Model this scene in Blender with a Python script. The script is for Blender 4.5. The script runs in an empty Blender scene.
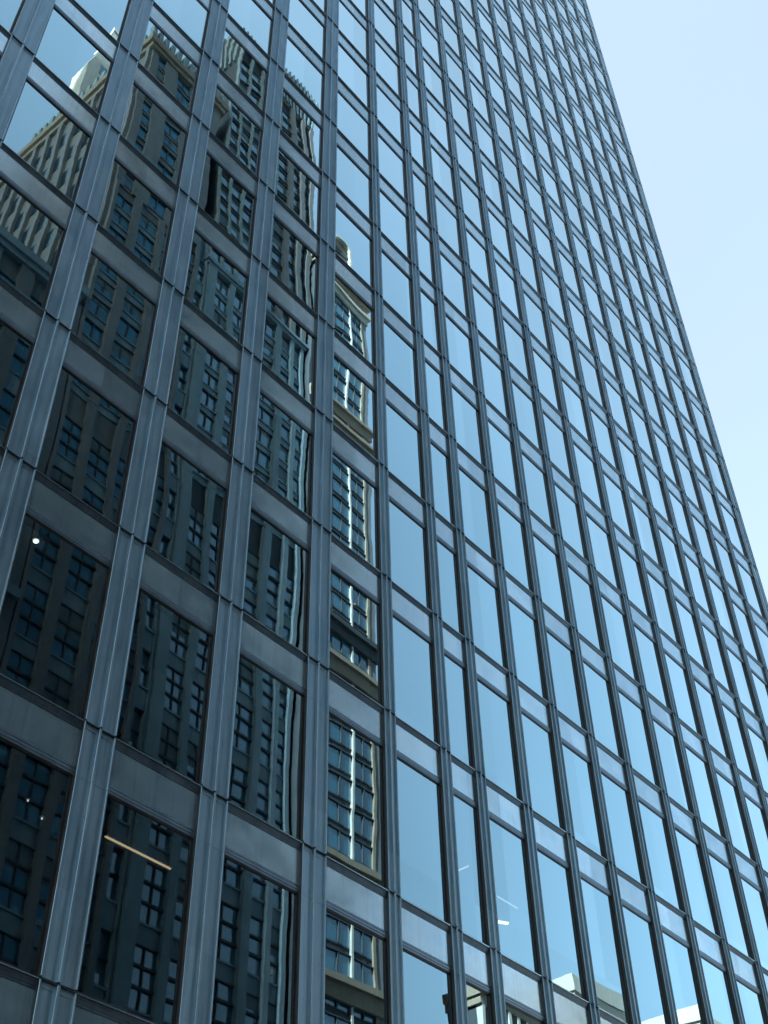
import bpy, math, random
from mathutils import Vector, Matrix
random.seed(11)
H = 3.9                                   # storey height in metres
D = bpy.data
scene = bpy.context.scene
COL = scene.collection

# ------------------------------------------------------------------ helpers
class MB:
    """collects boxes, prisms and grids, links them as one mesh object"""
    def __init__(s): s.v=[]; s.f=[]; s.m=[]
    def quad(s, pts, mi=0):
        n=len(s.v); s.v+=[tuple(p) for p in pts]; s.f.append(tuple(range(n,n+len(pts)))); s.m.append(mi)
    def box(s, x0,x1,y0,y1,z0,z1, mi=0):
        if x0>x1: x0,x1=x1,x0
        if y0>y1: y0,y1=y1,y0
        if z0>z1: z0,z1=z1,z0
        n=len(s.v)
        s.v+=[(x0,y0,z0),(x1,y0,z0),(x1,y1,z0),(x0,y1,z0),(x0,y0,z1),(x1,y0,z1),(x1,y1,z1),(x0,y1,z1)]
        for q in ((0,3,2,1),(4,5,6,7),(0,1,5,4),(1,2,6,5),(2,3,7,6),(3,0,4,7)):
            s.f.append(tuple(n+i for i in q)); s.m.append(mi)
    def prism_z(s, prof, z0, z1, mi=0, side=None):
        """profile (x,y) counter-clockwise seen from above, extruded along z"""
        n=len(s.v); k=len(prof)
        s.v+=[(x,y,z0) for x,y in prof]+[(x,y,z1) for x,y in prof]
        for i in range(k):
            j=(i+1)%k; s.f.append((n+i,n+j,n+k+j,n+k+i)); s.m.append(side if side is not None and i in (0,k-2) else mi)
        s.f.append(tuple(n+i for i in reversed(range(k)))); s.m.append(mi)
        s.f.append(tuple(n+k+i for i in range(k))); s.m.append(mi)
    def prism_x(s, prof, x0, x1, mi=0):
        """profile (y,z), extruded along x; counter-clockwise seen from +x"""
        n=len(s.v); k=len(prof)
        s.v+=[(x0,y,z) for y,z in prof]+[(x1,y,z) for y,z in prof]
        for i in range(k):
            j=(i+1)%k; s.f.append((n+i,n+j,n+k+j,n+k+i)); s.m.append(mi)
        s.f.append(tuple(n+i for i in reversed(range(k)))); s.m.append(mi)
        s.f.append(tuple(n+k+i for i in range(k))); s.m.append(mi)
    def prism_y(s, prof, y0, y1, mi=0):
        """profile (x,z), extruded along y"""
        n=len(s.v); k=len(prof)
        s.v+=[(x,y0,z) for x,z in prof]+[(x,y1,z) for x,z in prof]
        for i in range(k):
            j=(i+1)%k; s.f.append((n+i,n+j,n+k+j,n+k+i)); s.m.append(mi)
        s.f.append(tuple(n+i for i in reversed(range(k)))); s.m.append(mi)
        s.f.append(tuple(n+k+i for i in range(k))); s.m.append(mi)
    def build(s, name, mats, parent=None, smooth=False):
        me=D.meshes.new(name); me.from_pydata(s.v,[],s.f); me.update()
        if not isinstance(mats,(list,tuple)): mats=[mats]
        for m in mats: me.materials.append(m)
        if len(mats)>1: me.polygons.foreach_set('material_index', s.m)
        if smooth: me.polygons.foreach_set('use_smooth',[True]*len(me.polygons))
        o=D.objects.new(name,me); COL.objects.link(o)
        if parent: o.parent=parent
        return o

def tag(o,label=None,cat=None,group=None,kind=None):
    if label: o['label']=label
    if cat: o['category']=cat
    if group: o['group']=group
    if kind: o['kind']=kind
    return o
def empty(name,label,cat,group=None):
    o=D.objects.new(name,None); COL.objects.link(o); return tag(o,label,cat,group)
def struct(mb,name,m): return tag(mb.build(name,m),kind='structure')

# ------------------------------------------------------------------ materials
def new_mat(name):
    m=D.materials.new(name); m.use_nodes=True; nt=m.node_tree; nt.nodes.clear()
    out=nt.nodes.new('ShaderNodeOutputMaterial'); return m,nt,out
def N(nt,t,**k):
    n=nt.nodes.new(t)
    for a,b in k.items(): setattr(n,a,b)
    return n
def surf(name, c1, c2, scale=(1,1,1), nscale=2.0, metallic=0.0, rough=(0.4,0.6), bump=0.0, bscale=20, detail=5, spots=0.0, streak=0.0, spec=0.5, edge=None, cell=0):
    """uneven solid colour: two tones mixed by noise, optional vertical weather streaks and specks"""
    m,nt,out=new_mat(name); L=nt.links.new
    tc=N(nt,'ShaderNodeNewGeometry'); mp=N(nt,'ShaderNodeMapping'); mp.inputs['Scale'].default_value=scale
    L(tc.outputs['Position'],mp.inputs['Vector'])
    no=N(nt,'ShaderNodeTexNoise'); no.inputs['Scale'].default_value=nscale; no.inputs['Detail'].default_value=detail; no.inputs['Roughness'].default_value=.62
    L(mp.outputs[0],no.inputs['Vector'])
    r=N(nt,'ShaderNodeMapRange'); r.inputs[1].default_value=.3; r.inputs[2].default_value=.7; L(no.outputs['Fac'],r.inputs[0])
    mix=N(nt,'ShaderNodeMix',data_type='RGBA'); mix.inputs[6].default_value=(*c1,1); mix.inputs[7].default_value=(*c2,1)
    L(r.outputs[0],mix.inputs[0]); colr=mix.outputs[2]
    if streak>0:
        mp2=N(nt,'ShaderNodeMapping'); mp2.inputs['Scale'].default_value=(9,9,.35); L(tc.outputs['Position'],mp2.inputs['Vector'])
        n2=N(nt,'ShaderNodeTexNoise'); n2.inputs['Scale'].default_value=1.6; n2.inputs['Detail'].default_value=4; L(mp2.outputs[0],n2.inputs['Vector'])
        r2=N(nt,'ShaderNodeMapRange'); r2.inputs[1].default_value=.48; r2.inputs[2].default_value=.75; r2.inputs[3].default_value=0; r2.inputs[4].default_value=streak
        L(n2.outputs['Fac'],r2.inputs[0])
        mx=N(nt,'ShaderNodeMix',data_type='RGBA',blend_type='MULTIPLY'); mx.inputs[7].default_value=(.35,.36,.37,1)
        L(r2.outputs[0],mx.inputs[0]); L(colr,mx.inputs[6]); colr=mx.outputs[2]
    if spots>0:
        n3=N(nt,'ShaderNodeTexNoise'); n3.inputs['Scale'].default_value=14; n3.inputs['Detail'].default_value=2; L(tc.outputs['Position'],n3.inputs['Vector'])
        r3=N(nt,'ShaderNodeMapRange'); r3.inputs[1].default_value=.68; r3.inputs[2].default_value=.74; r3.inputs[4].default_value=spots; L(n3.outputs['Fac'],r3.inputs[0])
        mx=N(nt,'ShaderNodeMix',data_type='RGBA',blend_type='MULTIPLY'); mx.inputs[7].default_value=(.25,.23,.2,1)
        L(r3.outputs[0],mx.inputs[0]); L(colr,mx.inputs[6]); colr=mx.outputs[2]
    if cell:                                       # each cladding panel is a slightly different tone
        sn=N(nt,'ShaderNodeVectorMath',operation='SNAP'); sn.inputs[1].default_value=(1.35,50,3.9); L(tc.outputs['Position'],sn.inputs[0])
        wn=N(nt,'ShaderNodeTexWhiteNoise'); L(sn.outputs[0],wn.inputs['Vector'])
        va=N(nt,'ShaderNodeMapRange'); va.inputs[3].default_value=1-cell; va.inputs[4].default_value=1+cell*.4; L(wn.outputs['Value'],va.inputs[0])
        vm=N(nt,'ShaderNodeVectorMath',operation='SCALE'); L(colr,vm.inputs[0]); L(va.outputs[0],vm.inputs['Scale']); colr=vm.outputs[0]
    b=N(nt,'ShaderNodeBsdfPrincipled'); L(colr,b.inputs['Base Color']); b.inputs['Metallic'].default_value=metallic
    b.inputs['Specular IOR Level'].default_value=spec
    if edge: b.inputs['Specular Tint'].default_value=(*edge,1)
    rr=N(nt,'ShaderNodeMapRange'); rr.inputs[1].default_value=.3; rr.inputs[2].default_value=.7; rr.inputs[3].default_value=rough[0]; rr.inputs[4].default_value=rough[1]
    L(no.outputs['Fac'],rr.inputs[0]); L(rr.outputs[0],b.inputs['Roughness'])
    if bump>0:
        n4=N(nt,'ShaderNodeTexNoise'); n4.inputs['Scale'].default_value=bscale; n4.inputs['Detail'].default_value=3; L(tc.outputs['Position'],n4.inputs['Vector'])
        bp=N(nt,'ShaderNodeBump'); bp.inputs['Distance'].default_value=bump; bp.inputs['Strength'].default_value=1; L(n4.outputs['Fac'],bp.inputs['Height'])
        L(bp.outputs[0],b.inputs['Normal'])
    L(b.outputs[0],out.inputs['Surface']); return m

M={}
M['pier']   = surf('pier metal',(.25,.375,.465),(.35,.49,.58),(1,1,.5),1.6,metallic=.85,rough=(.40,.54),bump=.0006,bscale=9,streak=.35,edge=(.45,.56,.65),spots=.15,cell=.12)
M['trim']   = surf('trim metal',(.10,.14,.175),(.16,.205,.24),(1,1,1),2.2,metallic=.85,rough=(.32,.48),bump=.0005,bscale=12,streak=.3,edge=(.35,.45,.52),spots=.4)
M['head']   = surf('head trim metal',(.18,.25,.31),(.25,.33,.39),(1,1,1),2.2,metallic=.85,rough=(.32,.48),bump=.0005,bscale=12,streak=.2,edge=(.45,.55,.62))
M['panel']  = surf('spandrel metal',(.35,.49,.565),(.52,.665,.735),(.7,1,1),1.6,metallic=.85,rough=(.16,.27),bump=.0015,bscale=1.1,detail=5,streak=.28,edge=(.75,.88,.95),spots=0,cell=.2)
M['frame']  = surf('dark anodised frame',(.035,.036,.04),(.06,.06,.062),metallic=.6,rough=(.35,.5))
M['return'] = surf('shaded side and joint metal',(.05,.065,.078),(.075,.092,.105),metallic=.6,rough=(.45,.6),edge=(.3,.4,.5))  # shade on the pier sides put into the colour; also dark joint lips
M['gap']    = surf('joint gasket',(.012,.012,.012),(.02,.02,.02),rough=(.8,.9))
M['slab']   = surf('office ceiling',(.22,.25,.28),(.28,.31,.34),rough=(.8,.9))
M['core']   = surf('office back wall',(.07,.085,.10),(.11,.125,.14),nscale=.6,rough=(.8,.9))
M['concrete']=surf('concrete',(0.2, 0.2, 0.2),(0.26, 0.26, 0.25),nscale=.8,rough=(.8,.9))
M['asphalt']=surf('asphalt',(.042,.042,.043),(.06,.06,.06),nscale=3,rough=(.85,.95),bump=.004,bscale=60)
M['pave']   = surf('pavement slabs',(0.12, 0.12, 0.12),(0.17, 0.168, 0.165),nscale=2,rough=(.75,.9))
M['ground'] = surf('city ground',(.14,.14,.135),(.2,.195,.19),nscale=.05,rough=(.85,.95))
M['paint']  = surf('road paint',(.7,.7,.66),(.8,.8,.78),rough=(.6,.8))
M['white']  = surf('white painted metal',(.75,.75,.72),(.8,.8,.78),rough=(.4,.6))
def emis(name,c,s):
    m,nt,out=new_mat(name); e=N(nt,'ShaderNodeEmission'); e.inputs[0].default_value=(*c,1); e.inputs[1].default_value=s
    nt.links.new(e.outputs[0],out.inputs['Surface']); return m
M['lamp_warm']=emis('warm lamp diffuser',(1,.62,.30),.26)
M['lamp_white']=emis('white lamp diffuser',(1,.93,.82),1.6)
M['lamp_dim']=emis('dim lamp diffuser',(1,.93,.85),.3)
def glass(name, ior, tint, warp, gcol=(.93,.97,1)):
    m,nt,out=new_mat(name); L=nt.links.new
    g=N(nt,'ShaderNodeNewGeometry'); mp=N(nt,'ShaderNodeMapping'); mp.inputs['Scale'].default_value=(.55,.55,1.25); L(g.outputs['Position'],mp.inputs['Vector'])
    no=N(nt,'ShaderNodeTexNoise'); no.inputs['Scale'].default_value=1.0; no.inputs['Detail'].default_value=1.6; no.inputs['Roughness'].default_value=.45; L(mp.outputs[0],no.inputs['Vector'])
    bp=N(nt,'ShaderNodeBump'); bp.inputs['Strength'].default_value=1; bp.inputs['Distance'].default_value=warp; L(no.outputs['Fac'],bp.inputs['Height'])
    gl=N(nt,'ShaderNodeBsdfGlossy'); gl.inputs['Roughness'].default_value=0.0; 
    gr=N(nt,'ShaderNodeMapRange'); gr.inputs[1].default_value=.60; gr.inputs[2].default_value=.84; gr.inputs[3].default_value=0; gr.inputs[4].default_value=.75
    gc=N(nt,'ShaderNodeMix',data_type='RGBA'); gc.inputs[6].default_value=(*gcol,1); gc.inputs[7].default_value=(.86,.96,1,1)
    L(gr.outputs[0],gc.inputs[0]); L(gc.outputs[2],gl.inputs['Color']); L(bp.outputs[0],gl.inputs['Normal'])
    lw=N(nt,'ShaderNodeLayerWeight'); lw.inputs['Blend'].default_value=.5
    L(lw.outputs['Facing'],gr.inputs[0])
    fr=N(nt,'ShaderNodeMapRange'); fr.inputs[1].default_value=.32; fr.inputs[2].default_value=.70; fr.inputs[3].default_value=.22; fr.inputs[4].default_value=.80
    L(lw.outputs['Facing'],fr.inputs[0])
    sn=N(nt,'ShaderNodeVectorMath',operation='SNAP'); sn.inputs[1].default_value=(1.35,50,3.9); L(g.outputs['Position'],sn.inputs[0])
    wn=N(nt,'ShaderNodeTexWhiteNoise'); L(sn.outputs[0],wn.inputs['Vector'])
    va=N(nt,'ShaderNodeMapRange'); va.inputs[3].default_value=.93; va.inputs[4].default_value=1.05; L(wn.outputs['Value'],va.inputs[0])
    fm=N(nt,'ShaderNodeMath',operation='MULTIPLY'); L(fr.outputs[0],fm.inputs[0]); L(va.outputs[0],fm.inputs[1]); fr=fm
    tr=N(nt,'ShaderNodeBsdfTransparent'); tr.inputs[0].default_value=(*tint,1)
    mx=N(nt,'ShaderNodeMixShader'); L(fr.outputs[0],mx.inputs[0]); L(tr.outputs[0],mx.inputs[1]); L(gl.outputs[0],mx.inputs[2])
    L(mx.outputs[0],out.inputs['Surface']); return m
M['glass']=glass('office window glass',1.5,(.33,.42,.50),.0006,(.54,.84,.97))

# ------------------------------------------------------------------ the office tower (facade plane y=0, facing -y)
T=empty('office_tower','dark metal and glass office tower, its grid of tall windows rising out of view','office tower')
xs={-1:1.378,0:2.072,1:2.766,2:3.460,3:4.153,4:4.778,5:5.312,6:5.671,7:6.184,8:6.687,9:7.200,10:7.725,11:8.270,12:8.805,13:9.348,14:9.885,15:10.405,16:10.948,17:11.49,18:12.125}
for c in range(-2,-8,-1): xs[c]=xs[c+1]-.693
C0,C1=-7,18
hw={c:(.088 if c<=3 else .051) for c in xs}; hw[18]=.105
zk={0:-.232,1:.925,2:1.984,3:3.019,4:4.050,5:5.048,6:6.036,7:7.010,8:8.005,9:9.0,-1:-1.37,-2:-2.50}
for k in range(10,35): zk[k]=float(k)
KMIN,KMAX=-2,34
GZ=-3.39085*H-1.62
zk[KMIN-1]=GZ/H
def chamfer_ridge(x0,x1,y,yb,c=.0045):          # a raised rib with chamfered corners, from base yb out to y
    return [(x0,yb),(x0,y+c),(x0+c,y),(x1-c,y),(x1,y+c),(x1,yb)]
def pier_profile(xc,w,wide):
    f=.034; r=.03
    p=[(xc-w,.42)]
    p+=chamfer_ridge(xc-w,xc-w+r,0.0,f)[1:]
    if wide>1:                                  # corner pier: three flats
        p+=chamfer_ridge(xc-.2,xc-.155,-.012,f+.004); p+=chamfer_ridge(xc+.155,xc+.2,-.012,f+.004)
    else:
        p+=chamfer_ridge(xc-.026,xc+.026,-.010,f+.008)
    p+=chamfer_ridge(xc+w-r,xc+w,0.0,f)[:-1]
    p+=[(xc+w,.42)]
    return p
for c in range(C0,C1+1):
    m=MB(); xc=xs[c]*H; w=hw[c]*H
    prof=pier_profile(xc,w,2 if c==18 else 1)
    for k in range(KMIN-1,KMAX):
        z0,z1=zk[k]*H,zk[k+1]*H
        zh=z1-.272*H
        dx=random.uniform(-.002,.002)
        q=[(x+dx,y+random.choice((0,.0)) ) for x,y in prof]
        m.prism_z(q,z0+.022,zh-.003,side=1); m.prism_z([(x-dx,y) for x,y in prof],zh+.003,z1-.022,side=1)
        m.box(xc-w+.002,xc+w-.002,-.008,.03,z1-.034,z1-.0185,1)
        # little cover plates under the joint
        if c<=6 and k<12:
            for a,b in ((xc-w+.055,xc-.06),(xc+.06,xc+w-.055)):
                if b-a>.06: m.box(a,b,.030,.05,z1-.13,z1-.028)
    m.build('pier',[M['pier'],M['return']],T)
    if c==C0:
        pass
gb=MB()
for c in range(C0,C1+1):
    xc=xs[c]*H; w=hw[c]*H; gb.box(xc-w+.02,xc+w-.02,.06,.40,GZ,zk[KMAX]*H-.02)
gb.build('joint_gasket',M['gap'],T)

# rank of bays by how large they show in the photograph
RC=[[0.6412606974173731,-0.7670952324238489,-0.01869819082192692],[0.525691914169748,0.45694724016385124,-0.7175285576774089],[0.5589568224147179,0.45029337558826854,0.6962780669941062]]
FPX=1256.2114; CAM=Vector((0,-3.841294*H,-3.390853*H))
def proj(P):
    d=Vector(P)-CAM; v=[sum(RC[i][j]*d[j] for j in range(3)) for i in range(3)]
    if v[2]<=0: return None
    return 384+FPX*v[0]/v[2],512+FPX*v[1]/v[2]
def ray(x,y):
    a=((x-384)/FPX,(y-512)/FPX,1); return Vector([sum(RC[i][j]*a[i] for i in range(3)) for j in range(3)])
def shown(x0,x1,z0,z1):
    s=0
    for i in range(5):
        for j in range(5):
            q=proj((x0+(x1-x0)*(i+.5)/5,.1,z0+(z1-z0)*(j+.5)/5))
            if q and 0<=q[0]<768 and 0<=q[1]<1024: s+=1
    if s==0: return 0
    q=[proj((x,.1,z)) for x,z in ((x0,z0),(x1,z0),(x1,z1),(x0,z1))]
    if None in q: return 0
    a=abs(sum(q[i][0]*q[(i+1)%4][1]-q[(i+1)%4][0]*q[i][1] for i in range(4)))/2
    return a*s/25
cells=[]
for c in range(C0,C1):
    for k in range(KMIN-1,KMAX):
        x0=xs[c]*H+hw[c]*H; x1=xs[c+1]*H-hw[c+1]*H
        cells.append((shown(x0,x1,zk[k]*H,zk[k+1]*H),c,k,x0,x1))
cells.sort(key=lambda t:-t[0])
big=set((c,k) for _,c,k,_,_ in cells[:100])

GY=.098                                          # glass plane
def frame_geo(m,x0,x1,za,zb):
    fw=.032
    # outer deep frame then inner bead: jambs run between head and bottom rail
    m.box(x0,x1,.078,.29,za,za+fw); m.box(x0,x1,.078,.29,zb-fw,zb)
    m.box(x0,x0+fw,.080,.288,za+fw,zb-fw); m.box(x1-fw,x1,.080,.288,za+fw,zb-fw)
    b=.018; f=fw
    m.box(x0+f,x1-f,.086,.120,za+f,za+f+b); m.box(x0+f,x1-f,.086,.120,zb-f-b,zb-f)
    m.box(x0+f,x0+f+b,.087,.118,za+f+b,zb-f-b); m.box(x1-f-b,x1-f,.087,.118,za+f+b,zb-f-b)
def pane_geo(m,x0,x1,za,zb,seed):
    rd=random.Random(seed); x0+=.035;x1-=.035;za+=.035;zb-=.035
    nx,nz=8,12; tx=rd.gauss(0,.0011); tz=rd.gauss(0,.0016); bow=rd.uniform(-.0010,.0028); cx=(x0+x1)/2; cz=(za+zb)/2
    sx=rd.uniform(-.0006,.0006); ph=rd.uniform(0,6.28)
    n=len(m.v)
    for j in range(nz+1):
        for i in range(nx+1):
            x=x0+(x1-x0)*i/nx; z=za+(zb-za)*j/nz
            u=2*i/nx-1; v=2*j/nz-1
            y=GY+tx*(x-cx)+tz*(z-cz)-bow*(1-u*u)*(1-v*v)+sx*math.sin(3*v+ph)
            m.v.append((x,y,z))
    for j in range(nz):
        for i in range(nx):
            a=n+j*(nx+1)+i; m.f.append((a,a+1,a+nx+2,a+nx+1)); m.m.append(0)
def spandrel_geo(m,x0,x1,zt):                      # the flat panel
    z1=zt-.045*H; z0=zt-.238*H
    m.box(x0,x1,.078,.40,z0,z1)
def sill_geo(m,x0,x1,zt):
    # moulded sill: nosing, cyma, fillet
    p=[(.30,zt-.004),(.026,zt-.006),(.022,zt-.012),(.022,zt-.034),(.036,zt-.040),(.036,zt-.064),(.046,zt-.080),(.056,zt-.112),(.058,zt-.128),(.066,zt-.134),(.066,zt-.172),(.30,zt-.172)]
    m.prism_x(p[::-1],x0,x1)
    m.box(x0+.001,x1-.001,.016,.0219,zt-.032,zt-.013,1)
def head_geo(m,x0,x1,zt):
    z1=zt-.240*H; z0=zt-.268*H
    p=[(.30,z1),(.074,z1),(.058,z1-.012),(.058,z1-.060),(.068,z1-.068),(.068,z0),(.30,z0)]
    m.prism_x(p[::-1],x0,x1)
    m.box(x0,x1,.071,.077,z1+.012,z1+.05)
R_={n:MB() for n in ('window','pane','spandrel','sill','head_trim')}
for a,c,k,x0,x1 in cells:
    zt=zk[k+1]*H; za=zk[k]*H+.001; zb=zt-.268*H-.001
    if k==KMIN-1: za=zk[k]*H+.5
    if (c,k) in big:
        m=MB(); frame_geo(m,x0,x1,za,zb); w=m.build('window',M['frame'],T)
        m=MB(); pane_geo(m,x0,x1,za,zb,c*100+k); m.build('pane',M['glass'],w,smooth=True)
        m=MB(); spandrel_geo(m,x0,x1,zt); s=m.build('spandrel',M['panel'],T)
        m=MB(); sill_geo(m,x0,x1,zt); m.build('sill',[M['trim'],M['panel']],s)
        m=MB(); head_geo(m,x0,x1,zt); m.build('head_trim',M['head'],s)
    else:
        frame_geo(R_['window'],x0,x1,za,zb); pane_geo(R_['pane'],x0,x1,za,zb,c*100+k)
        spandrel_geo(R_['spandrel'],x0,x1,zt); sill_geo(R_['sill'],x0,x1,zt); head_geo(R_['head_trim'],x0,x1,zt)
w=R_['window'].build('window',M['frame'],T); tag(w,kind='stuff')
tag(R_['pane'].build('pane',M['glass'],w,smooth=True),kind='stuff')
s=R_['spandrel'].build('spandrel',M['panel'],T); tag(s,kind='stuff')
tag(R_['sill'].build('sill',[M['trim'],M['panel']],s),kind='stuff'); tag(R_['head_trim'].build('head_trim',M['head'],s),kind='stuff')
# interiors: one slab per storey, back wall, end and rear walls, roof
XL=xs[C0]*H-hw[C0]*H; XR=xs[C1]*H+hw[C1]*H
for k in range(KMIN,KMAX+1):
    z=zk[k]*H; m=MB(); m.box(XL+.2,XR-.2,.425,9.6,z-.235*H,z-.06); m.build('floor_slab',M['slab'],T)
m=MB(); m.box(XL+.2,XR-.2,9.62,10.2,GZ,zk[KMAX]*H); m.build('core_wall',M['core'],T)
m=MB()
for k in range(KMIN-1,KMAX):
    z0,z1=zk[k]*H,zk[k+1]*H
    for x,s in ((XL,-1),(XR,1)):
        a,b=(x-.02,x+.16) if s<0 else (x-.16,x+.0)
        m.box(a,b,.425,30,z0+.01,z1-.01)
m.box(XL,XR,30.02,30.3,GZ,zk[KMAX]*H)
m.build('end_wall',M['concrete'],T)
m=MB(); m.box(XL-.1,XR+.1,-.05,30.4,zk[KMAX]*H+.01,zk[KMAX]*H+1.1); m.build('parapet',M['trim'],T)

# ------------------------------------------------------------------ ceiling lights seen through the lower panes
def on_ceiling(px,py,ktop):
    r=ray(px,py); z=zk[ktop]*H-.235*H-.03; t=(z-CAM.z)/r.z; return CAM+r*t
def strip_light(pa,pb,k,label,mat,wd=.05,group=None):
    A=on_ceiling(*pa,k); B=on_ceiling(*pb,k)
    A.y=max(.6,A.y); B.y=max(.6,B.y); z=A.z+.025
    if abs(A.y-B.y)<.5*abs(A.x-B.x): A.y=B.y=(A.y+B.y)/2
    t=empty('ceiling_light',label,'ceiling light',group); t.location=((A.x+B.x)/2,(A.y+B.y)/2,z)
    t.rotation_euler=(0,0,math.atan2(B.y-A.y,B.x-A.x)); h=math.hypot(B.x-A.x,B.y-A.y)/2
    m=MB(); m.box(-h-.02,h+.02,-wd/2-.012,wd/2+.012,-.03,0); m.build('housing',M['white'],t)
    m=MB(); m.prism_x([(-wd/2,-.031),(wd/2,-.031),(wd/2-.015,-.055),(-wd/2+.015,-.055)][::-1],-h,h); m.build('diffuser',mat,t)
def disc(m,r,z0,z1,n=16):
    m.prism_z([(r*math.cos(2*math.pi*i/n),r*math.sin(2*math.pi*i/n)) for i in range(n)],z0,z1)
def down_light(p,k,label,r=.09,mat=None,group=None):
    A=on_ceiling(*p,k); t=empty('ceiling_light',label,'ceiling light',group); t.location=(A.x,max(.6,min(A.y,9.4)),A.z+.025)
    m=MB(); disc(m,r+.03,-.02,0); m.build('housing',M['white'],t)
    m=MB(); disc(m,r,-.05,-.021); m.build('diffuser',mat or M['lamp_white'],t)
strip_light((105,836),(171,868),0,'long warm strip light glowing behind the window near the bottom left corner',M['lamp_warm'])
strip_light((490,920),(508,923),1,'short warm lamp glowing behind the pale blue window low in the middle',M['lamp_white'],.12)
strip_light((403,575),(420,568),2,'faint thin ceiling strip behind the large blue pane just below the picture centre',M['lamp_dim'],.035)
strip_light((454,872),(481,860),1,'faint thin ceiling strip behind a narrow blue pane near the bottom middle',M['lamp_dim'],.04)
strip_light((497,896),(518,908),1,'faint thin ceiling strip just above the short warm lamp',M['lamp_dim'],.025)
down_light((36,541),1,'small bright lamp behind the tall dark window at the left edge',.04)
down_light((28,800),0,'faint upper lamp behind the dark window in the bottom left corner',.014,M['lamp_dim'])
down_light((42,818),0,'faint lower lamp behind the dark window in the bottom left corner',.014,M['lamp_dim'])

# ------------------------------------------------------------------ street
m=MB(); m.quad([(-3000,-3000,GZ-.12),(3000,-3000,GZ-.12),(3000,3000,GZ-.12),(-3000,3000,GZ-.12)]); struct(m,'ground',M['ground'])
m=MB(); m.quad([(-300,-13,GZ-.116),(300,-13,GZ-.116),(300,-4.5,GZ-.116),(-300,-4.5,GZ-.116)]); struct(m,'road',M['asphalt'])
m=MB(); m.box(-300,300,-4.35,.4,GZ-.10,GZ); m.box(-300,300,-24,-13.15,GZ-.10,GZ); struct(m,'sidewalk',M['pave'])
m=MB(); m.box(-300,300,-4.5,-4.35,GZ-.11,GZ+.005); m.box(-300,300,-13.15,-13,GZ-.11,GZ+.005); struct(m,'kerb',M['concrete'])
m=MB()
for i in range(-40,41): m.box(i*6,i*6+3,-8.82,-8.68,GZ-.1155,GZ-.112)
struct(m,'lane_marking',M['paint'])

# ------------------------------------------------------------------ buildings across the street (they show only as reflections)
M['stone_brown']=surf('brown limestone',(0.165, 0.17, 0.185),(0.235, 0.235, 0.24),nscale=.9,rough=(.75,.9),streak=.4)
M['stone_grey'] =surf('grey limestone',(0.18, 0.255, 0.305),(0.27, 0.355, 0.405),nscale=.9,rough=(.75,.9),streak=.4)
M['stone_pale'] =surf('pale limestone',(0.22, 0.28, 0.31),(0.3, 0.37, 0.4),nscale=.9,rough=(.75,.9),streak=.3)
M['stone_tan']  =surf('tan stone',(0.26, 0.21, 0.16),(0.33, 0.275, 0.21),nscale=.9,rough=(.75,.9),streak=.4)
M['stone_dark'] =surf('dark stone',(0.035, 0.045, 0.055),(0.055, 0.068, 0.08),nscale=.9,rough=(.7,.85))
M['marble']     =surf('white marble',(0.5, 0.48, 0.43),(0.58, 0.55, 0.5),nscale=.9,rough=(.5,.7))
M['brick']      =surf('red brown brick',(0.12, 0.135, 0.155),(0.18, 0.195, 0.21),nscale=6,rough=(.8,.9))
M['blind']      =surf('window blind',(0.14, 0.19, 0.21),(0.2, 0.25, 0.27),rough=(.7,.9))
M['cream']      =surf('cream render',(0.42, 0.395, 0.35),(0.5, 0.465, 0.41),nscale=.7,rough=(.75,.9),streak=.3)
M['roofing']    =surf('roofing',(.12,.12,.12),(.2,.19,.18),rough=(.85,.95))
def refl_glass(name,c,ior=1.9):
    m,nt,out=new_mat(name); b=N(nt,'ShaderNodeBsdfPrincipled'); b.inputs['Base Color'].default_value=(*c,1); b.inputs['Roughness'].default_value=.06
    b.inputs['Specular IOR Level'].default_value=.9; b.inputs['IOR'].default_value=ior
    g=N(nt,'ShaderNodeNewGeometry'); no=N(nt,'ShaderNodeTexNoise'); no.inputs['Scale'].default_value=.8
    nt.links.new(g.outputs['Position'],no.inputs['Vector']); bp=N(nt,'ShaderNodeBump'); bp.inputs['Distance'].default_value=.02; nt.links.new(no.outputs['Fac'],bp.inputs['Height']); nt.links.new(bp.outputs[0],b.inputs['Normal'])
    nt.links.new(b.outputs[0],out.inputs['Surface']); return m
M['blue_glass']=refl_glass('blue window glass',(.02,.16,.26))
M['teal_glass']=refl_glass('teal tower glass',(.02,.12,.19))
M['flank_glass']=refl_glass('flank window glass',(.01,.04,.06),1.3)
M['dark_glass']=refl_glass('dark window glass',(.012,.03,.045))
YF=-24.0
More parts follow.
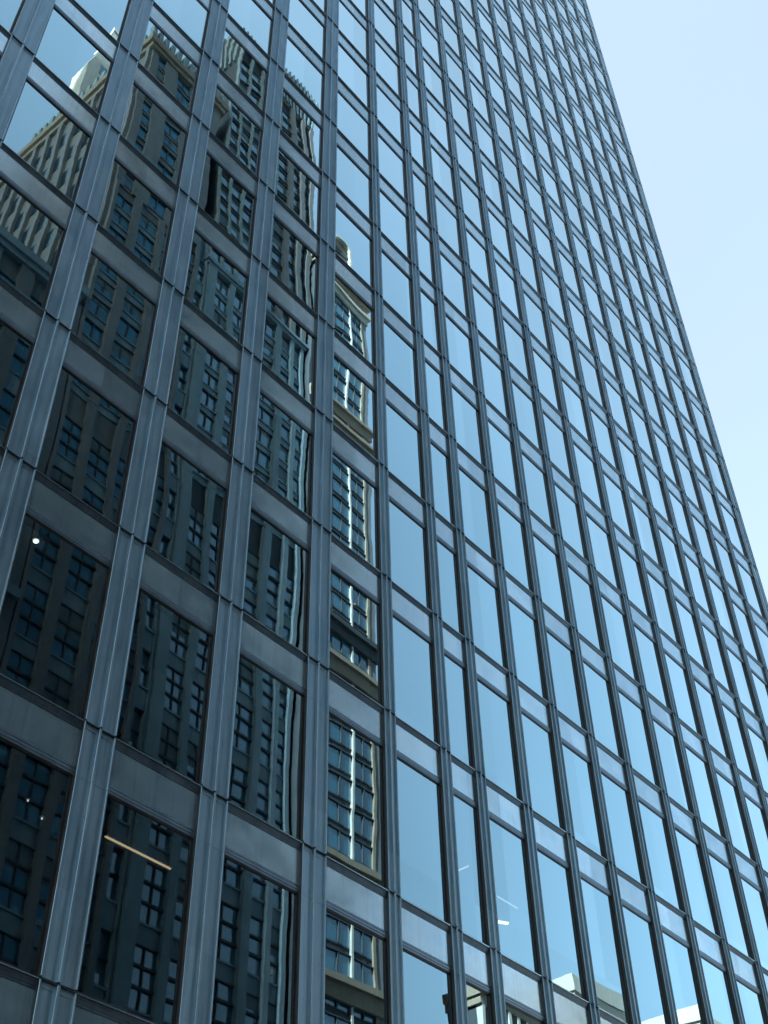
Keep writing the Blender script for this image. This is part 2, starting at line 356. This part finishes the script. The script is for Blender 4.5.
def facade(root, name_wall, wall_m, x0,x1,z0,z1, piers, fh, wm, sash=2, depth=.35, band=.32, yf=YF, blind=.35, back=26, seed=1, axis='x', sill_m=None, openw=.62):
    """front wall (facing +y) of piers, spandrels and recessed sash windows. piers: list of (xa,xb,material,projection)"""
    rd=random.Random(seed)
    m=MB(); m.box(x0,x1,yf-back,yf-depth,z0,z1); m.build('core',wall_m,root)
    for xa,xb,pm,pr in piers:
        q=MB(); q.box(xa,xb,yf-depth+.002,yf+pr,z0,z1-.01); q.build('pier',pm,root)
    wins=[]; ps=sorted((a,b) for a,b,_,_ in piers)
    gaps=[(ps[i][1],ps[i+1][0]) for i in range(len(ps)-1) if ps[i+1][0]-ps[i][1]>.25]
    sp=MB(); n=int((z1-z0)/fh)
    for i in range(n):
        zf=z0+i*fh
        for a,b in gaps:
            zb=zf+fh*band
            sp.box(a,b,yf-depth+.003,yf-.10,zf,zb)                       # spandrel
            sp.box(a,b,yf-depth+.003,yf-.02,zb,zb+.10)                   # projecting sill
            wins.append((a,b,zb+.10,zf+fh))
    sp.build('spandrel',sill_m or wall_m,root)
    wins.sort(key=lambda w:(w[2]+13)**2+w[0]**2)
    rest=(MB(),MB())
    def one(m,g,w):
        a,b,za,zb=w; cx=(a+b)/2
        m.box(a,b,yf-depth+.02,yf-depth+.12,zb-.07,zb); 
        for s in range(1,sash):
            zz=za+(zb-za)*s/sash; m.box(a,b,yf-depth+.02,yf-depth+.13,zz-.06,zz+.06)
        if b-a>1.3: m.box(cx-.035,cx+.035,yf-depth+.021,yf-depth+.11,za,zb)
        zz=zb
        g.box(a,b,yf-depth+.004,yf-depth+.03,za,zb)
    for i,w in enumerate(wins):
        if i<100:
            fm,gm=MB(),MB(); one(fm,gm,w); o=fm.build('window',M['stone_dark'],root); gm.build('pane',wm,o)
            if rd.random()<blind:
                bm_=MB(); bm_.box(w[0],w[1],yf-depth+.031,yf-depth+.045,w[3]-(w[3]-w[2])*rd.choice((.25,.4,.5,.75)),w[3]-.07); bm_.build('blind',M['blind'],o)
        else: one(rest[0],rest[1],w)
    if len(wins)>100:
        o=tag(rest[0].build('window',M['stone_dark'],root),kind='stuff'); tag(rest[1].build('pane',wm,o),kind='stuff')
def cornice(root,x0,x1,z,h,pr,mt,yf=YF,back=26,name='cornice'):
    m=MB(); m.box(x0-pr,x1+pr,yf-back,yf+pr,z+h*.45,z+h); m.box(x0-pr*.55,x1+pr*.55,yf-back,yf+pr*.55,z,z+h*.45-.002); return m.build(name,mt,root)

# P: brown stone building with a crenellated crown
P=empty('corner_building','brown stone office building with a toothed parapet, mirrored in the upper left windows','building')
SB=M['stone_brown']
facade(P,'wall',SB,22.6,29.6,58.0,75.6,[(22.6,23.25,SB,0),(24.0,25.25,SB,.12),(26.75,27.15,SB,0),(28.6,29.6,SB,.05)],1.9,M['blue_glass'],sash=1,seed=3,band=.22,depth=.18)
pl=[(22.6,22.85,SB,.1),(24.25,24.85,SB,.12),(26.4,26.9,SB,.1),(28.3,28.8,SB,.1),(29.4,29.6,SB,.1)]
facade(P,'wall',SB,22.6,29.6,38.0,57.98,pl,1.9,M['blue_glass'],sash=1,seed=4,band=.26,depth=.18,sill_m=M['stone_grey'])
facade(P,'wall',SB,22.6,29.6,GZ,37.98,pl,3.9,M['blue_glass'],sash=3,seed=5,band=.22,depth=.18,sill_m=M['stone_grey'])
cornice(P,22.6,29.6,75.6,1.5,.5,M['stone_tan'])
m=MB()
for i in range(12):
    x=22.3+i*.66; m.box(x,x+.36,YF-.35,YF+.35,77.12,78.9)
for i in range(16):
    y=YF-1-i*.8; m.box(22.3,22.8,y-.4,y,77.12,78.9)
m.build('crenellation',M['stone_pale'],P)
m=MB()                                             # flank (facing -x): ribs with window strips between
for i in range(int((75-GZ)/3.7)):
    z=GZ+i*3.7
    for j in range(15):
        y=YF-.75-j*1.7; m.box(22.56,22.595,y-1.15,y,z+1.5,z+3.4)
m.build('flank_window',M['flank_glass'],P)
m=MB()
for j in range(16): y=YF-.2-j*1.7; m.box(22.3,22.598,y-.42,y,GZ,75.5)
m.build('flank_pier',M['stone_brown'],P)
S=empty('cream_tower','slender cream tower with a sloping top catching the sun, mirrored in the topmost left windows','building')
m=MB(); m.prism_y([(27.9,GZ),(36,GZ),(36,116.6),(29.6,116.6),(27.9,109)],-46.4,-44); m.build('wall',M['cream'],S)
m=MB(); m.box(29.5,36.2,-46.5,-43.9,116.61,117.3); m.build('cornice',M['cream'],S)
m=MB()
for i in range(28):
    for j in range(3): m.box(29.3+j*2.2,30.5+j*2.2,-43.99,-43.96,6+i*3.8,8+i*3.8)
m.build('window',M['dark_glass'],S)
# Q: tall slab with pale fins on dark blue glass in its upper half
Q=empty('finned_tower','tall tower of dark blue glass with pale upright fins, mirrored in the upper windows','building')
fin=[(30.7,30.86,M['stone_pale'],.14),(31.9,32.06,M['stone_pale'],.14),(33.2,33.36,M['stone_pale'],.14),(34.5,34.66,M['stone_pale'],.14),(35.9,36.06,M['stone_pale'],.14),(37.35,37.85,M['stone_brown'],.25),(38.8,39.25,M['stone_brown'],.25),(39.95,40.4,M['stone_brown'],.2)]
facade(Q,'wall',M['stone_dark'],30.7,40.4,58,88,fin,1.9,M['teal_glass'],sash=1,seed=5,band=.22,depth=.18)
low=[(30.7,31.5,M['stone_grey'],.15),(32.9,33.4,M['stone_grey'],.12),(35.0,35.4,M['stone_grey'],.12),(37.4,37.95,M['stone_grey'],.15),(39.0,39.35,M['stone_grey'],.12),(40.1,40.4,M['stone_grey'],.12)]
facade(Q,'wall',M['stone_dark'],30.7,40.4,38,57.4,low,1.9,M['blue_glass'],sash=1,seed=6,band=.26,depth=.18,sill_m=M['stone_grey'])
facade(Q,'wall',M['stone_dark'],30.7,40.4,GZ,37.98,low,3.6,M['blue_glass'],sash=3,seed=7,band=.22,depth=.18,sill_m=M['stone_grey'])
cornice(Q,30.7,40.4,57.4,.59,.3,M['stone_grey'])
m=MB(); m.box(30.7,40.4,YF-26,YF,88.02,92.2); m.build('attic',M['stone_tan'],Q)
m=MB()
for i in range(20): x=30.75+i*.49; m.box(x,x+.2,YF+.001,YF+.22,88.1,92.3)
for i in range(24): y=YF-.3-i*.6; m.box(30.48,30.699,y-.22,y,86,92.3)
m.build('attic_rib',M['stone_grey'],Q)
# link block between P and Q
K=empty('narrow_building','narrow grey stone building squeezed between two towers, mirrored low in the left windows','building')
facade(K,'wall',M['stone_grey'],29.65,30.65,GZ,60,[(29.65,29.8,M['stone_grey'],0),(30.5,30.65,M['stone_grey'],0)],3.6,M['blue_glass'],seed=8)
# O: wide older masonry building to the left
O=empty('masonry_building','broad dark masonry building with paired sash windows, mirrored in the lowest left windows','building')
pl=[]; x=-12.0
i=0
while x<22.2:
    wd=.9 if i%2==0 else .38
    pl.append((x,min(x+wd,22.5),M['brick'] if i%2==0 else M['stone_grey'],.1 if i%2==0 else .02)); x+=wd+1.25; i+=1
facade(O,'wall',M['brick'],-12.0,22.5,GZ,44,pl,3.8,M['blue_glass'],sash=2,seed=9,sill_m=M['stone_grey'],band=.30,depth=.2)
cornice(O,-12.0,22.0,44.0,1.1,.4,M['stone_grey'])
for zz in (3.0,22.5): 
    m=MB(); m.box(-12.0,22.5,YF+.13,YF+.45,zz,zz+.5); m.build('string_course',M['stone_grey'],O)
# B: lower ornate block, its right-hand corner and white pilaster catch the sun
B=empty('ornate_building','ornate stone building with a white pilaster and arched dormer, mirrored beside the open sky','building')
yb=YF+.5
bp=[(40.7,41.1,M['stone_dark'],0),(42.55,42.7,M['stone_dark'],0),(44.46,44.60,M['marble'],.10),(46.08,46.28,M['stone_tan'],.08),(46.28,46.9,M['stone_brown'],.02)]
facade(B,'wall',M['stone_dark'],40.7,46.9,GZ,68.3,bp,1.6,M['teal_glass'],sash=1,seed=12,yf=yb,band=.2,blind=.12,back=24,depth=.06)
for zz,mt in ((11.5,M['stone_tan']),(17.6,M['stone_tan']),(30.2,M['stone_tan']),(33.0,M['stone_dark']),(50.6,M['stone_tan']),(52.6,M['stone_tan']),(66.2,M['cream'])):
    m=MB(); m.box(40.7,46.98,yb+.03,yb+.20,zz,zz+.8); m.box(40.7,47.2,yb+.03,yb+.42,zz+.8,zz+1.15); m.build('string_course',mt,B)
cornice(B,40.7,46.9,68.3,.9,.45,M['stone_tan'],yf=yb,back=24)
m=MB()                                             # arched dormer on the roof
arch=[(42.3,69.22),(44.6,69.22),(44.6,73.2)]+[(43.45+1.15*math.cos(a),73.2+1.3*math.sin(a)) for a in [math.pi*i/12 for i in range(1,12)]]+[(42.3,73.2)]
m.prism_y(arch,yb-1.6,yb-.2); m.build('dormer',M['stone_tan'],B)
m=MB()
pts=[(43.45+1.25*math.cos(a),73.2+1.4*math.sin(a)) for a in [math.pi*i/14 for i in range(15)]]
inn=[(43.45+1.0*math.cos(a),73.2+1.12*math.sin(a)) for a in [math.pi*i/14 for i in range(15)]]
for i in range(14): m.prism_y([inn[i],pts[i],pts[i+1],inn[i+1]],yb-.19,yb+.1)
m.box(42.2,42.45,yb-.19,yb+.1,69.25,73.2); m.box(44.45,44.7,yb-.19,yb+.1,69.25,73.2)
m.build('arch_moulding',M['marble'],B)
m=MB()
for i in range(5): m.box(42.5,44.4,yb-.19,yb-.13,69.6+i*.75,69.95+i*.75)
m.build('louvre',M['stone_dark'],B)
m=MB()
for i in range(6):
    m.box(44.9+i*.28,45.05+i*.28,yb-.1,yb+.35,69.25,69.9+.5*(i%2))
m.build('finial',M['marble'],B)
# F: low block with white upright stripes
F=empty('striped_low_building','low building with white upright stripes, mirrored at the bottom edge in the middle','building')
sp=[(56.3+i*.95,56.3+i*.95+.3,M['marble'],.15) for i in range(9)]
facade(F,'wall',M['stone_dark'],56.3,64.2,GZ,15.5,sp,4.0,M['dark_glass'],seed=14,back=2.5)
cornice(F,56.3,64.2,15.5,1.0,.3,M['stone_tan'],back=2.5)
# E: two cream low buildings in full sun
E1=empty('cream_stepped_building','sunlit cream building with a stepped roofline, mirrored at the bottom edge right of the middle','building')
facade(E1,'wall',M['cream'],66.0,73.2,GZ,18.2,[(66.0,67.0,M['cream'],0),(68.4,69.0,M['cream'],0),(70.4,71.0,M['cream'],0),(72.3,73.2,M['cream'],0)],3.6,M['dark_glass'],seed=15,back=3)
cornice(E1,66.0,70.6,18.2,1.9,.3,M['cream'],back=3); m=MB(); m.box(70.7,73.2,YF-3,YF+.05,18.2,19.2); m.build('roof_step',M['cream'],E1)
E2=empty('cream_corner_building','sunlit cream building with a bold cornice, mirrored in the bottom right windows','building')
facade(E2,'wall',M['cream'],82.0,96.0,GZ,21.0,[(82.0+i*2.3,82.0+i*2.3+.9,M['cream'],.05) for i in range(6)]+[(95.2,96.0,M['cream'],.05)],3.7,M['dark_glass'],seed=16,back=5)
cornice(E2,82.0,96.0,21.0,1.9,.4,M['cream'],back=5)
for root,x,zt,bk in ((E1,66.0,18.0,3),(E2,82.0,20.8,5)):    # gutter line and roof plant
    m=MB(); m.box(x-.08,x+4.5,YF-bk,YF+.10,zt+.02,zt+.17); m.build('gutter',M['stone_dark'],root)
    m=MB(); m.box(x+2.2,x+4.0,YF-2.6,YF-1,zt+2.15,zt+3.2); m.build('roof_plant',M['cream'],root)
# W: unseen block added up the street to keep sun off lower floors
W=empty('unseen_shading_tower','unseen stone tower added further up the street to shade the lower floors','building')
WX=-60.0
facade(W,'wall',M['stone_grey'],WX-30,WX,GZ,185,[(WX-30+i*3,WX-30+i*3+1.0,M['stone_grey'],.1) for i in range(10)]+[(WX-.8,WX,M['stone_grey'],.1)],3.8,M['blue_glass'],yf=-2.7,seed=18,back=22)
G=empty('unseen_shading_block','unseen stone block added past the left end of the office tower to shade the street','building')  # out of view, added and sized to keep sun off the street
facade(G,'wall',M['stone_grey'],-120.0,-62.0,GZ,72,[(-120+i*3,-120+i*3+1.0,M['stone_grey'],-.02) for i in range(19)]+[(-63,-62.0,M['stone_grey'],-.02)],3.8,M['blue_glass'],yf=30.0,seed=19,back=29.5)

# ------------------------------------------------------------------ light
SUN_AZ=12.0; SUN_EL=38.0                            # degrees; sun stands low along the street, to the left
a=math.radians(SUN_AZ); e=math.radians(SUN_EL)
sd=Vector((-math.cos(a)*math.cos(e), math.sin(a)*math.cos(e), math.sin(e)))
sl=D.lights.new('sun','SUN'); sl.energy=4.0; sl.angle=math.radians(.5); sl.color=(1,.965,.92)
so=D.objects.new('sun',sl); COL.objects.link(so); so.rotation_euler=sd.to_track_quat('Z','Y').to_euler(); so.location=(0,0,200)
wd=D.worlds.new('World'); scene.world=wd; wd.use_nodes=True; nt=wd.node_tree; nt.nodes.clear()
sky=N(nt,'ShaderNodeTexSky',sky_type='NISHITA'); sky.sun_disc=False; sky.sun_elevation=e; sky.sun_rotation=math.atan2(sd.x,sd.y)
sky.air_density=1.0; sky.dust_density=3.0; sky.ozone_density=1.0; sky.altitude=0
bg=N(nt,'ShaderNodeBackground'); bg.inputs['Strength'].default_value=.15
wo=N(nt,'ShaderNodeOutputWorld'); tc=N(nt,'ShaderNodeTexCoord'); mp=N(nt,'ShaderNodeMapping'); mp.inputs['Scale'].default_value=(1.0,1.6,3.2); mp.inputs['Rotation'].default_value=(.3,.5,.2)
nt.links.new(tc.outputs['Generated'],mp.inputs['Vector'])
cn=N(nt,'ShaderNodeTexNoise'); cn.inputs['Scale'].default_value=1.5; cn.inputs['Detail'].default_value=5; cn.inputs['Roughness'].default_value=.5; cn.inputs['Distortion'].default_value=.4
nt.links.new(mp.outputs[0],cn.inputs['Vector'])
cr=N(nt,'ShaderNodeMapRange'); cr.inputs[1].default_value=.38; cr.inputs[2].default_value=.72; cr.inputs[3].default_value=.50; cr.inputs[4].default_value=.62
nt.links.new(cn.outputs['Fac'],cr.inputs[0])
ht=N(nt,'ShaderNodeMix',data_type='RGBA',blend_type='MULTIPLY'); ht.inputs[0].default_value=1; ht.inputs[7].default_value=(1.08,1.0,.82,1)
nt.links.new(sky.outputs[0],ht.inputs[6])
hz=N(nt,'ShaderNodeMix',data_type='RGBA'); hz.inputs[7].default_value=(.73,.91,1.04,1)      # thin high cloud veil
nt.links.new(cr.outputs[0],hz.inputs[0]); nt.links.new(ht.outputs[2],hz.inputs[6])
nt.links.new(hz.outputs[2],bg.inputs[0]); nt.links.new(bg.outputs[0],wo.inputs[0])

# ------------------------------------------------------------------ camera
cd=D.cameras.new('camera'); co=D.objects.new('camera',cd); COL.objects.link(co); scene.camera=co
r=Vector(RC[0]); u=-Vector(RC[1]); b=-Vector(RC[2])
co.matrix_world=Matrix(((r.x,u.x,b.x,CAM.x),(r.y,u.y,b.y,CAM.y),(r.z,u.z,b.z,CAM.z),(0,0,0,1)))
cd.sensor_fit='VERTICAL'; cd.sensor_height=36; cd.lens=FPX/1024*36; cd.clip_start=.1; cd.clip_end=6000
vs=scene.view_settings; vs.view_transform='Standard'; vs.look='None'; vs.gamma=1; vs.exposure=2.45; vs.use_curve_mapping=False
